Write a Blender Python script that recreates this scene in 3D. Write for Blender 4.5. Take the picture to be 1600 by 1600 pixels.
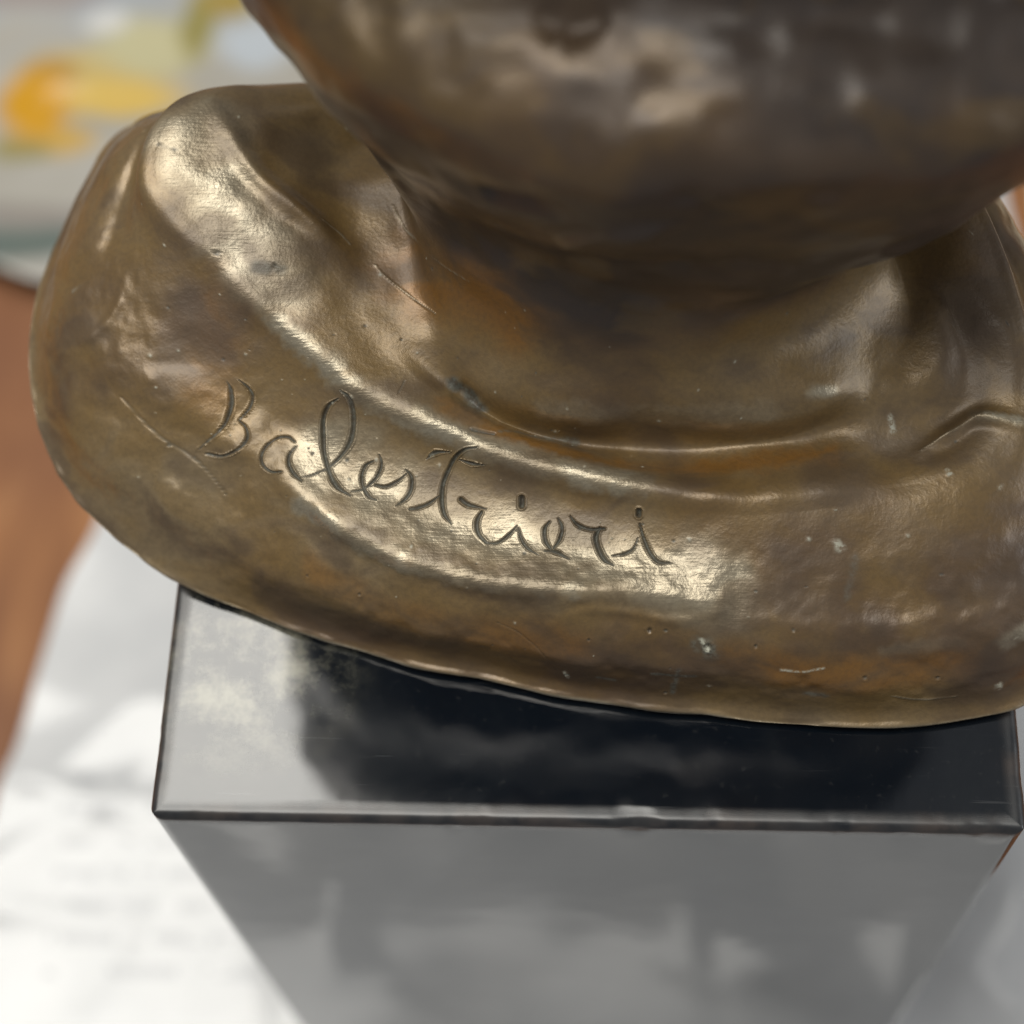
import bpy, math
import numpy as np
from mathutils import Vector, Euler

# ------------------------------------------------------------------ scene
for o in list(bpy.data.objects):
    bpy.data.objects.remove(o)
scene = bpy.context.scene
COL = scene.collection

# camera: a phone held about 25 cm above the front of the plinth
cam_data = bpy.data.cameras.new("camera")
cam = bpy.data.objects.new("camera", cam_data)
COL.objects.link(cam)
cam.location = (0.0033976, -0.0654862, 0.2128160)
cam.rotation_euler = (0.4594174, 0.0440369, 0.0318274)
cam_data.sensor_width = 36.0
cam_data.lens = 3019.5 / 1600.0 * 36.0
cam_data.clip_start = 0.005
cam_data.clip_end = 50.0
cam_data.dof.use_dof = True
cam_data.dof.focus_distance = 0.2185
cam_data.dof.aperture_fstop = 11.0
scene.camera = cam

# the dim room around: an even grey ambience
world = bpy.data.worlds.new("World")
scene.world = world
world.use_nodes = True
bg = world.node_tree.nodes["Background"]
bg.inputs[0].default_value = (0.98, 0.98, 1.0, 1)
bg.inputs[1].default_value = 0.185

def area_lamp(name, loc, target, sx, sy, power, color):
    d = bpy.data.lights.new(name, 'AREA')
    d.shape = 'RECTANGLE'
    d.size = sx
    d.size_y = sy
    d.energy = power
    d.color = color
    o = bpy.data.objects.new(name, d)
    COL.objects.link(o)
    o.location = loc
    o.rotation_euler = (Vector(target) - Vector(loc)).to_track_quat('-Z', 'Y').to_euler()
    return o

area_lamp("ceiling_lamp", (-0.50, 0.17, 1.45), (-0.50, 0.17, 0.0), 1.20, 1.02, 25.0, (1.0, 0.975, 0.91))
area_lamp("right_fill_lamp", (1.30, -0.10, 0.60), (0.05, 0.05, -0.05), 0.80, 0.50, 4.5, (0.95, 0.98, 1.0))  # added fill from the right, no such source in view

scene.view_settings.view_transform = 'Standard'
scene.view_settings.look = 'None'
scene.view_settings.exposure = 0.2
scene.view_settings.gamma = 1.0
scene.view_settings.use_curve_mapping = False
scene.render.engine = 'CYCLES'
scene.cycles.use_denoising = True
scene.cycles.max_bounces = 5
scene.cycles.diffuse_bounces = 3
scene.cycles.glossy_bounces = 4

# ------------------------------------------------------------- helpers
def tag(o, label=None, cat=None, group=None, kind=None):
    if label: o["label"] = label
    if cat: o["category"] = cat
    if group: o["group"] = group
    if kind: o["kind"] = kind
    return o

def lnk(name, me, mat=None, parent=None):
    o = bpy.data.objects.new(name, me)
    COL.objects.link(o)
    if mat: me.materials.append(mat)
    if parent: o.parent = parent
    return o

def hash3(ix, iy, iz, seed):
    h = (ix.astype(np.int64) * 374761393 + iy.astype(np.int64) * 668265263
         + iz.astype(np.int64) * 2147483647 + seed * 974634777) & 0xFFFFFFFF
    h = ((h ^ (h >> 13)) * 1274126177) & 0xFFFFFFFF
    h = (h ^ (h >> 16)) & 0xFFFFFFFF
    return h.astype(np.float64) / 4294967295.0 * 2 - 1

def vnoise(p, scale, seed=0):
    """smooth value noise in -1..1 at points p (metres), feature size scale"""
    q = p / scale + 1000.0
    i = np.floor(q).astype(np.int64)
    f = q - i
    f = f * f * f * (f * (f * 6 - 15) + 10)
    r = 0
    for dx in (0, 1):
        wx = f[:, 0] if dx else 1 - f[:, 0]
        for dy in (0, 1):
            wy = f[:, 1] if dy else 1 - f[:, 1]
            for dz in (0, 1):
                wz = f[:, 2] if dz else 1 - f[:, 2]
                r = r + wx * wy * wz * hash3(i[:, 0] + dx, i[:, 1] + dy, i[:, 2] + dz, seed)
    return r

def fbm(p, scale, seed=0, octaves=4):
    a, r, t = 1.0, 0, 0
    for k in range(octaves):
        r = r + a * vnoise(p, scale / 2 ** k, seed + k * 17)
        t += a
        a *= 0.5
    return r / t

def sstep(a, b, x):
    t = np.clip((x - a) / (b - a), 0, 1)
    return t * t * (3 - 2 * t)

class NT:
    """short hand for node trees"""
    def __init__(self, name):
        self.m = bpy.data.materials.new(name)
        self.m.use_nodes = True
        self.t = self.m.node_tree
        self.n = self.t.nodes
        self.b = self.n["Principled BSDF"]
    def node(self, typ, **kw):
        nd = self.n.new(typ)
        for k, v in kw.items():
            if k.startswith("i_"):
                key = k[2:]
                nd.inputs[int(key) if key.isdigit() else key.replace("_", " ")].default_value = v
            else:
                setattr(nd, k, v)
        return nd
    def link(self, a, b):
        self.t.links.new(a, b)
    def setp(self, **kw):
        for k, v in kw.items():
            self.b.inputs[k.replace("_", " ")].default_value = v
    def noise(self, vec, scale, detail=4, rough=0.55, dist=0.0):
        nd = self.node('ShaderNodeTexNoise')
        nd.inputs['Scale'].default_value = scale
        nd.inputs['Detail'].default_value = detail
        nd.inputs['Roughness'].default_value = rough
        nd.inputs['Distortion'].default_value = dist
        if vec is not None: self.link(vec, nd.inputs['Vector'])
        return nd.outputs['Fac']
    def ramp(self, fac, stops):
        nd = self.node('ShaderNodeValToRGB')
        cr = nd.color_ramp
        while len(cr.elements) > 1: cr.elements.remove(cr.elements[-1])
        for i, (p, c) in enumerate(stops):
            e = cr.elements[0] if i == 0 else cr.elements.new(p)
            e.position = p
            e.color = (*c, 1) if len(c) == 3 else c
        self.link(fac, nd.inputs[0])
        return nd.outputs[0]
    def rng(self, fac, a, b, c=0.0, d=1.0, smooth=True):
        nd = self.node('ShaderNodeMapRange')
        if smooth: nd.interpolation_type = 'SMOOTHSTEP'
        self.link(fac, nd.inputs[0])
        for k, v in zip((1, 2, 3, 4), (a, b, c, d)): nd.inputs[k].default_value = v
        return nd.outputs[0]
    def math(self, op, a, b=None):
        nd = self.node('ShaderNodeMath', operation=op)
        for k, v in enumerate((a, b)):
            if v is None: continue
            if isinstance(v, (int, float)): nd.inputs[k].default_value = v
            else: self.link(v, nd.inputs[k])
        return nd.outputs[0]
    def mix(self, fac, a, b, blend='MIX'):
        nd = self.node('ShaderNodeMix', data_type='RGBA', blend_type=blend)
        for s, v in ((nd.inputs[0], fac), (nd.inputs[6], a), (nd.inputs[7], b)):
            if isinstance(v, (int, float)): s.default_value = v
            elif isinstance(v, tuple): s.default_value = (*v, 1)
            else: self.link(v, s)
        return nd.outputs[2]
    def bump(self, h, strength, dist, normal=None):
        nd = self.node('ShaderNodeBump')
        
        if isinstance(strength, (int, float)): nd.inputs['Strength'].default_value = strength
        else: self.link(strength, nd.inputs['Strength'])
        nd.inputs['Distance'].default_value = dist
        self.link(h, nd.inputs['Height'])
        if normal is not None: self.link(normal, nd.inputs['Normal'])
        return nd.outputs[0]
    def attr(self, name):
        return self.node('ShaderNodeAttribute', attribute_name=name).outputs['Fac']
    def mapping(self, vec, scale=(1, 1, 1), rot=(0, 0, 0), loc=(0, 0, 0)):
        nd = self.node('ShaderNodeMapping')
        nd.inputs['Scale'].default_value = scale
        nd.inputs['Rotation'].default_value = rot
        nd.inputs['Location'].default_value = loc
        self.link(vec, nd.inputs['Vector'])
        return nd.outputs[0]

# ------------------------------------------------------------- materials
def mat_wood():
    k = NT("wood")
    co = k.node('ShaderNodeTexCoord').outputs['Object']
    v = k.mapping(co, (6, 1.0, 6), (0, 0, 0.35))
    g = k.noise(v, 9, 6, 0.6, 1.2)
    big = k.noise(co, 11, 2)
    c = k.ramp(g, [(0.28, (0.20, 0.080, 0.032)), (0.5, (0.31, 0.135, 0.052)), (0.72, (0.49, 0.25, 0.105))])
    c2 = k.mix(k.rng(big, 0.42, 0.62), c, k.mix(0.55, c, (0.13, 0.05, 0.03)))
    k.link(c2, k.b.inputs['Base Color'])
    k.setp(Roughness=0.6, IOR=1.35)
    return k.m

def mat_plastic():
    k = NT("white_plastic")
    co = k.node('ShaderNodeTexCoord').outputs['Object']
    white = k.mix(k.rng(k.noise(co, 40, 3), 0.3, 0.7), (0.56, 0.57, 0.58), (0.65, 0.655, 0.66))
    # a block of small grey print, too fine to read, on the left of the sheet
    sep = k.node('ShaderNodeSeparateXYZ')
    k.link(co, sep.inputs[0])
    def within(v, a, b): return k.math('MULTIPLY', k.math('GREATER_THAN', v, a), k.math('LESS_THAN', v, b))
    line = k.math('FRACT', k.math('MULTIPLY', sep.outputs[1], 1 / 0.0062))
    words = k.math('GREATER_THAN', k.noise(k.mapping(co, (210, 161, 1)), 1.0, 1), 0.47)
    ink = k.math('MULTIPLY', k.math('MULTIPLY', within(line, 0.30, 0.66), words),
                 k.math('MULTIPLY', within(sep.outputs[0], -0.104, -0.062), within(sep.outputs[1], 0.012, 0.056)))
    k.link(k.mix(k.math("MULTIPLY", ink, 0.36), white, (0.22, 0.23, 0.26)), k.b.inputs['Base Color'])
    k.setp(Roughness=0.18, IOR=1.55)
    return k.m

def mat_stone():
    k = NT("black_stone")
    co = k.node('ShaderNodeTexCoord').outputs['Object']
    n1 = k.noise(co, 34, 6, 0.6, 0.6)
    smudge = k.rng(n1, 0.42, 0.70)
    dust = k.rng(k.noise(co, 900, 3), 0.60, 0.78)
    edge = k.attr("edge")
    base = k.mix(k.math('MULTIPLY', smudge, 0.35), (0.0030, 0.0052, 0.0085), (0.020, 0.023, 0.026))
    base = k.mix(k.math('MULTIPLY', dust, 0.04), base, (0.3, 0.29, 0.26))
    # a mottled cream patch towards the left of the top
    cream_patch = k.node('ShaderNodeVectorMath', operation='DISTANCE')
    k.link(co, cream_patch.inputs[0])
    cream_patch.inputs[1].default_value = (-0.041, 0.020, 0.0)
    cream_mask = k.math('MULTIPLY', k.rng(cream_patch.outputs['Value'], 0.018, 0.004), k.rng(k.noise(co, 120, 5, 0.7, 0.0), 0.40, 0.68))
    base = k.mix(k.math('MULTIPLY', cream_mask, 0.55), base, (0.42, 0.40, 0.30))
    en = k.math('MULTIPLY', edge, k.rng(k.noise(co, 220, 4), 0.30, 0.62))
    base = k.mix(k.math('MULTIPLY', en, 0.45), base, k.mix(k.rng(k.noise(co, 90, 2), 0.40, 0.62), (0.05, 0.047, 0.045), (0.095, 0.070, 0.055)))
    k.link(base, k.b.inputs['Base Color'])
    hair = k.noise(k.mapping(co, (90, 2600, 2600), (0.2, 0.3, 0.5)), 1.0, 1)
    base = k.mix(k.rng(hair, 0.70, 0.80, 0.0, 0.05), base, (0.5, 0.5, 0.5))
    k.link(base, k.b.inputs['Base Color'])
    r = k.rng(n1, 0.30, 0.72, 0.015, 0.065)
    k.link(k.math('ADD', r, k.math('MULTIPLY', edge, 0.3)), k.b.inputs['Roughness'])
    k.link(k.bump(k.noise(co, 55, 2), 0.05, 0.002), k.b.inputs['Normal'])
    k.setp(IOR=1.7)
    return k.m

def mat_bronze():
    k = NT("patinated_bronze")
    co = k.node('ShaderNodeTexCoord').outputs['Object']
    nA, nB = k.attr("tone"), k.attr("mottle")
    nC = k.noise(co, 1700, 2, 0.65)           # grain
    worn, dirt, rust, pale = k.attr("worn"), k.attr("dirt"), k.attr("rust"), k.attr("pale")
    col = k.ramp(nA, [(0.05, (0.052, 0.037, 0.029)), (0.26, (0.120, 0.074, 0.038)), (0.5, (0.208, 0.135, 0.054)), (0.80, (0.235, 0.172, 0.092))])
    col = k.mix(k.rng(nB, 0.42, 0.85, 0.0, 0.9), col, k.mix(0.6, col, (0.075, 0.050, 0.034)))
    col = k.mix(k.math('MULTIPLY', k.rng(nB, 0.50, 0.15), 0.28), col, (0.25, 0.150, 0.040))
    # reddish brown oxide
    col = k.mix(k.math('MULTIPLY', rust, k.rng(nB, 0.75, 0.35, 0.25, 0.9)), col, (0.26, 0.115, 0.018))
    # rubbed metal shows paler through the patina
    col = k.mix(k.math('MULTIPLY', worn, k.rng(nB, 0.75, 0.35, 0.35, 0.95)), col, (0.44, 0.395, 0.295))
    # dark grey-green dirt in recesses with a shape of their own (letters, pits, stains)
    dn = k.math('MULTIPLY', dirt, k.rng(nC, 0.30, 0.62, 0.75, 1.0))
    col = k.mix(dn, col, k.mix(k.rng(nC, 0.4, 0.6), (0.028, 0.029, 0.025), (0.105, 0.108, 0.085)))
    # pale green-white crumbs of old residue
    pn = k.math('MULTIPLY', pale, k.rng(nC, 0.38, 0.58, 0.1, 1.0))
    col = k.mix(pn, col, (0.56, 0.56, 0.45))
    col = k.mix(k.rng(nC, 0.35, 0.70, 0.0, 0.22), col, (0.07, 0.05, 0.03))
    k.link(col, k.b.inputs['Base Color'])
    ro = k.rng(nB, 0.20, 0.80, 0.36, 0.50)
    ro = k.math('ADD', ro, k.math('MULTIPLY', worn, -0.05))
    ro = k.math('ADD', ro, k.math('MULTIPLY', dirt, 0.25))
    ro = k.math('ADD', ro, k.math('MULTIPLY', pale, 0.3))
    k.link(ro, k.b.inputs['Roughness'])
    me = k.math('SUBTRACT', k.math('ADD', 0.30, k.math('MULTIPLY', worn, 0.38)), k.math('MULTIPLY', k.math('MAXIMUM', dirt, pale), 0.5))
    k.link(me, k.b.inputs['Metallic'])
    k.setp(IOR=1.55, Coat_Weight=0.32, Coat_Roughness=0.30)   # wax
    # fine relief: sandy casting skin, file marks along the rubbed ledges
    fm = k.noise(k.mapping(co, (260, 3400, 900), (0, 0, -0.22)), 1.0, 2, 0.6)
    h = k.math('ADD', nC, k.math('MULTIPLY', k.math('MULTIPLY', fm, worn), 0.9))
    nn = k.bump(h, k.math('ADD', 0.26, k.math('MULTIPLY', worn, 0.22)), 0.00016)
    k.link(nn, k.b.inputs['Normal'])
    k.link(nn, k.b.inputs['Coat Normal'])
    return k.m

def mat_floral():
    k = NT("floral_print")
    co = k.node('ShaderNodeTexCoord').outputs['Object']
    col = k.ramp(k.noise(co, 26, 2), [(0.30, (0.31, 0.29, 0.24)), (0.5, (0.38, 0.36, 0.32)), (0.70, (0.34, 0.37, 0.40))])
    wob = k.node('ShaderNodeVectorMath', operation='ADD')
    wn = k.node('ShaderNodeTexNoise')
    wn.inputs['Scale'].default_value = 45
    k.link(co, wn.inputs['Vector'])
    wm = k.node('ShaderNodeVectorMath', operation='MULTIPLY_ADD')
    wm.inputs[1].default_value = (0.007,) * 3
    wm.inputs[2].default_value = (-0.0035,) * 3
    k.link(wn.outputs['Color'], wm.inputs[0])
    k.link(co, wob.inputs[0])
    k.link(wm.outputs[0], wob.inputs[1])
    def blob(cx, cy, rx, ry, rot, c, soft=0.6, amt=1.0):
        nonlocal col
        v = k.mapping(wob.outputs[0], (1, 1, 1), (0, 0, 0), (-cx, -cy, 0))
        v = k.mapping(v, (1 / rx, 1 / ry, 0), (0, 0, -rot))
        ln = k.node('ShaderNodeVectorMath', operation='LENGTH')
        k.link(v, ln.inputs[0])
        f = k.rng(ln.outputs['Value'], 1.0, 1.0 - soft, 0.0, amt)
        col = k.mix(f, col, c)
    for b in FLORAL: blob(*b)
    k.link(col, k.b.inputs['Base Color'])
    k.setp(Roughness=0.22)
    return k.m

def mat_cream():
    k = NT("cream_card")
    co = k.node('ShaderNodeTexCoord').outputs['Object']
    k.link(k.mix(k.noise(co, 60, 3), (0.78, 0.66, 0.48), (0.84, 0.74, 0.58)), k.b.inputs['Base Color'])
    k.setp(Roughness=0.6)
    return k.m

FLORAL = [  # flowers printed on the wrapping sheet: centre, radii, turn, colour
    (-0.118, 0.222, 0.0240, 0.0120, 0.45, (0.500, 0.388, 0.163)),
    (-0.106, 0.231, 0.0183, 0.0120, 0.40, (0.474, 0.440, 0.267)),
    (-0.113, 0.216, 0.0226, 0.0064, 0.15, (0.584, 0.403, 0.100)),
    (-0.129, 0.222, 0.0099, 0.0070, 0.60, (0.424, 0.260, 0.079)),
    (-0.125, 0.204, 0.0127, 0.0064, -0.75, (0.493, 0.320, 0.086)),
    (-0.133, 0.201, 0.0112, 0.0050, -0.35, (0.271, 0.236, 0.098)),
    (-0.096, 0.238, 0.0056, 0.0169, -0.60, (0.271, 0.237, 0.082)),
    (-0.090, 0.246, 0.0099, 0.0077, 0.50, (0.321, 0.235, 0.062)),
    (-0.138, 0.246, 0.0282, 0.0070, 0.10, (0.308, 0.265, 0.248)),
    (-0.130, 0.183, 0.0352, 0.0050, -0.12, (0.263, 0.238, 0.212)),
    (-0.132, 0.176, 0.0422, 0.0064, -0.15, (0.120, 0.146, 0.130)),
    (-0.082, 0.232, 0.0127, 0.0099, 0.00, (0.440, 0.475, 0.510)),
    (-0.118, 0.238, 0.0070, 0.0042, 0.60, (0.578, 0.570, 0.544)),
    (-0.132, 0.213, 0.0125, 0.0135, 0.30, (0.551, 0.275, 0.010)),
]

M_WOOD = mat_wood()
M_PLASTIC = mat_plastic()
M_STONE = mat_stone()
M_BRONZE = mat_bronze()
M_FLORAL = mat_floral()
M_CREAM = mat_cream()

# ------------------------------------------------------------- the table
TABLE_Z = -0.152
def box_mesh(name, x0, x1, y0, y1, z0, z1):
    me = bpy.data.meshes.new(name)
    v = [(x, y, z) for z in (z0, z1) for y in (y0, y1) for x in (x0, x1)]
    f = [(0, 2, 3, 1), (4, 5, 7, 6), (0, 1, 5, 4), (2, 6, 7, 3), (0, 4, 6, 2), (1, 3, 7, 5)]
    me.from_pydata(v, [], f)
    return me
tag(lnk("table_top", box_mesh("table_top", -0.9, 0.9, -0.105, 0.9, TABLE_Z - 0.03, TABLE_Z), M_WOOD), kind="structure")

def grid_mesh(name, X, Y, Z, thick=0.0):
    ny, nx = X.shape
    co = np.stack([X, Y, Z], -1).reshape(-1, 3)
    i = np.arange(ny * nx).reshape(ny, nx)
    f = np.stack([i[:-1, :-1], i[:-1, 1:], i[1:, 1:], i[1:, :-1]], -1).reshape(-1, 4)
    return np_mesh(name, co, f)

def np_mesh(name, co, f, smooth=True):
    me = bpy.data.meshes.new(name)
    me.vertices.add(len(co))
    me.vertices.foreach_set("co", np.ascontiguousarray(co, dtype=np.float32).ravel())
    me.loops.add(len(f) * 4)
    me.loops.foreach_set("vertex_index", np.ascontiguousarray(f, dtype=np.int32).ravel())
    me.polygons.add(len(f))
    me.polygons.foreach_set("loop_start", np.arange(0, len(f) * 4, 4, dtype=np.int32))
    me.polygons.foreach_set("use_smooth", np.full(len(f), smooth, dtype=bool))
    me.update(calc_edges=True)
    me.validate()
    return me

def crumpled_sheet(name, corners, n, amp, scale, seed, mat, base, wander=0.0025, flat=None):
    """a thin sheet with creases; corners are its four plan corners, counter-clockwise"""
    u, v = np.meshgrid(np.linspace(0, 1, n), np.linspace(0, 1, n))
    c = np.array(corners)
    XY = ((1 - u) * (1 - v))[..., None] * c[0] + (u * (1 - v))[..., None] * c[1] + (u * v)[..., None] * c[2] + ((1 - u) * v)[..., None] * c[3]
    p = np.concatenate([XY.reshape(-1, 2), np.zeros((n * n, 1))], 1)
    w = np.stack([vnoise(p, scale * 1.3, seed + 5), vnoise(p, scale * 1.3, seed + 6), np.zeros(n * n)], 1) * scale * 0.35
    # straight creases of many lengths, some thrown up, some pressed in
    rng = np.random.default_rng(seed)
    lo, hi = p[:, :2].min(0), p[:, :2].max(0)
    z = 0.5 * amp * vnoise(p, scale * 1.6, seed) + 0.10 * amp * vnoise(p, scale * 0.35, seed + 3)
    area = (hi[0] - lo[0]) * (hi[1] - lo[1])
    for _ in range(int(area / scale ** 2 * 3.2)):
        c0 = rng.uniform(lo, hi)
        an = rng.uniform(0, math.pi)
        ln = scale * rng.uniform(0.35, 1.3)
        br = scale * rng.uniform(0.05, 0.20)
        q = p[:, :2] + w[:, :2] * 0.25 - c0
        along = q[:, 0] * math.cos(an) + q[:, 1] * math.sin(an)
        across = -q[:, 0] * math.sin(an) + q[:, 1] * math.cos(an)
        z = z + amp * rng.choice((-0.5, 0.7, 1.0)) * br / (scale * 0.12) * 0.55 * np.exp(-np.sqrt(across ** 2 + (br * 0.25) ** 2) / br - (along / ln) ** 2)
    if flat is not None:
        (x0, x1, y0, y1, m) = flat
        d = np.maximum(np.maximum(x0 - p[:, 0], p[:, 0] - x1), np.maximum(y0 - p[:, 1], p[:, 1] - y1))
        z = z * sstep(0.0, m, d)
    z = z - z.min() + base
    # let the edges wander
    e = np.minimum(np.minimum(u, 1 - u), np.minimum(v, 1 - v)).ravel()
    k = sstep(0.12, 0.0, e) * wander
    p[:, 0] += k * vnoise(p, 0.012 + wander * 4, seed + 21)
    p[:, 1] += k * vnoise(p, 0.012 + wander * 4, seed + 22)
    me = grid_mesh(name, p[:, 0].reshape(n, n), p[:, 1].reshape(n, n), z.reshape(n, n))
    o = lnk(name, me, mat)
    s = o.modifiers.new("thickness", 'SOLIDIFY')
    s.thickness = 0.0003
    s.offset = 0
    return o

tag(crumpled_sheet("plastic_sheet", [(-0.134, -0.088), (0.094, -0.080), (0.090, 0.27), (-0.085, 0.27)], 300, 0.0036, 0.046, 4, M_PLASTIC,
                   TABLE_Z + 0.0008, flat=(-0.055, 0.055, -0.005, 0.105, 0.03)),
    "crumpled white plastic sheet spread on the table under the black plinth", "plastic sheet")
tag(crumpled_sheet("floral_wrapping", [(-0.26, 0.180), (0.02, 0.160), (0.03, 0.40), (-0.26, 0.40)], 150, 0.0035, 0.055, 31, M_FLORAL,
                   TABLE_Z + 0.0075, wander=0.011),
    "crumpled shiny wrapping sheet printed with yellow flowers on the table behind", "wrapping paper")
tag(crumpled_sheet("cream_card", [(0.097, 0.150), (0.30, 0.150), (0.30, 0.40), (0.097, 0.40)], 60, 0.002, 0.06, 51, M_CREAM,
                   TABLE_Z + 0.0010),
    "plain cream card lying on the table at the far right", "card")

# ------------------------------------------------------------- the plinth
def make_plinth():
    """a block of black stone with softened, slightly chipped arrises"""
    x0, x1, y0, y1, z0, z1 = -0.05, 0.05, 0.0, 0.10, TABLE_Z + 0.0035, 0.0
    b = 0.0011
    # plan outline with rounded corners, swept down in fine steps round the top edge
    per = []
    n = 130
    def side(a, c, m):
        for t in np.linspace(0, 1, m, endpoint=False): per.append((a[0] + (c[0] - a[0]) * t, a[1] + (c[1] - a[1]) * t))
    rc = 0.0016
    def arc(cx, cy, a0, m=7):
        for t in np.linspace(0, 1, m, endpoint=False):
            a = math.radians(a0 + 90 * t)
            per.append((cx + rc * math.cos(a), cy + rc * math.sin(a)))
    side((x0 + rc, y0), (x1 - rc, y0), 260); arc(x1 - rc, y0 + rc, -90)
    side((x1, y0 + rc), (x1, y1 - rc), n); arc(x1 - rc, y1 - rc, 0)
    side((x1 - rc, y1), (x0 + rc, y1), n); arc(x0 + rc, y1 - rc, 90)
    side((x0, y1 - rc), (x0, y0 + rc), n); arc(x0 + rc, y0 + rc, 180)
    per = np.array(per)
    cen = np.array([0, 0.05])
    prof = [(0.0, z0)]                                   # inset, height
    prof += [(0.0, z) for z in (-0.12, -0.08, -0.04, -0.015, -0.006, -0.003, -0.0014)]
    prof += [(b * (1 - math.cos(a)), z1 - b * (1 - math.sin(a))) for a in np.linspace(0, math.pi / 2, 9)]
    prof += [(b + 0.00025, z1), (0.0025, z1), (0.005, z1), (0.012, z1), (0.03, z1)]
    rows, edge = [], []
    for ins, z in prof:
        xy = np.stack([np.clip(per[:, 0], x0 + ins, x1 - ins), np.clip(per[:, 1], y0 + ins, y1 - ins)], 1)
        rows.append(np.concatenate([xy, np.full((len(per), 1), z)], 1))
        near = math.exp(-(max(0, ins - b) / 0.0008) ** 2 - (max(0, z1 - b - z) / 0.0008) ** 2)
        edge.append(np.full(len(per), near))
    K, N = len(rows), len(per)
    co = np.array(rows).reshape(-1, 3)
    ed = np.array(edge).reshape(-1)
    # small chips bite into the arris
    chip = np.clip(fbm(co, 0.0065, 77, 4) - 0.18, 0, 1) * ed
    toward = np.concatenate([cen - co[:, :2], (-0.02 - co[:, 2])[:, None]], 1)
    toward /= np.linalg.norm(toward, axis=1, keepdims=True)
    co = co + toward * (chip * 0.0006 + ed * 0.00002 * vnoise(co, 0.0015, 5))[:, None]
    co = np.concatenate([co, [[0, 0.05, z1]]], 0)
    ed = np.concatenate([ed, [0]])
    i = np.arange(K * N).reshape(K, N)
    j = np.roll(i, -1, 1)
    f = np.stack([i[:-1], j[:-1], j[1:], i[1:]], -1).reshape(-1, 4)
    me = bpy.data.meshes.new("stone_plinth")
    faces = [tuple(q) for q in f.tolist()] + [(int(i[-1, a]), int(j[-1, a]), K * N) for a in range(N)] + [tuple(int(q) for q in i[0][::-1])]
    me.from_pydata(co.tolist(), [], faces)
    me.polygons.foreach_set("use_smooth", [True] * (len(faces) - 1) + [False])
    at = me.attributes.new("edge", 'FLOAT', 'POINT')
    at.data.foreach_set("value", ed.astype(np.float32))
    return me
tag(lnk("stone_plinth", make_plinth(), M_STONE), "tall polished black stone plinth carrying the bronze", "plinth")

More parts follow.
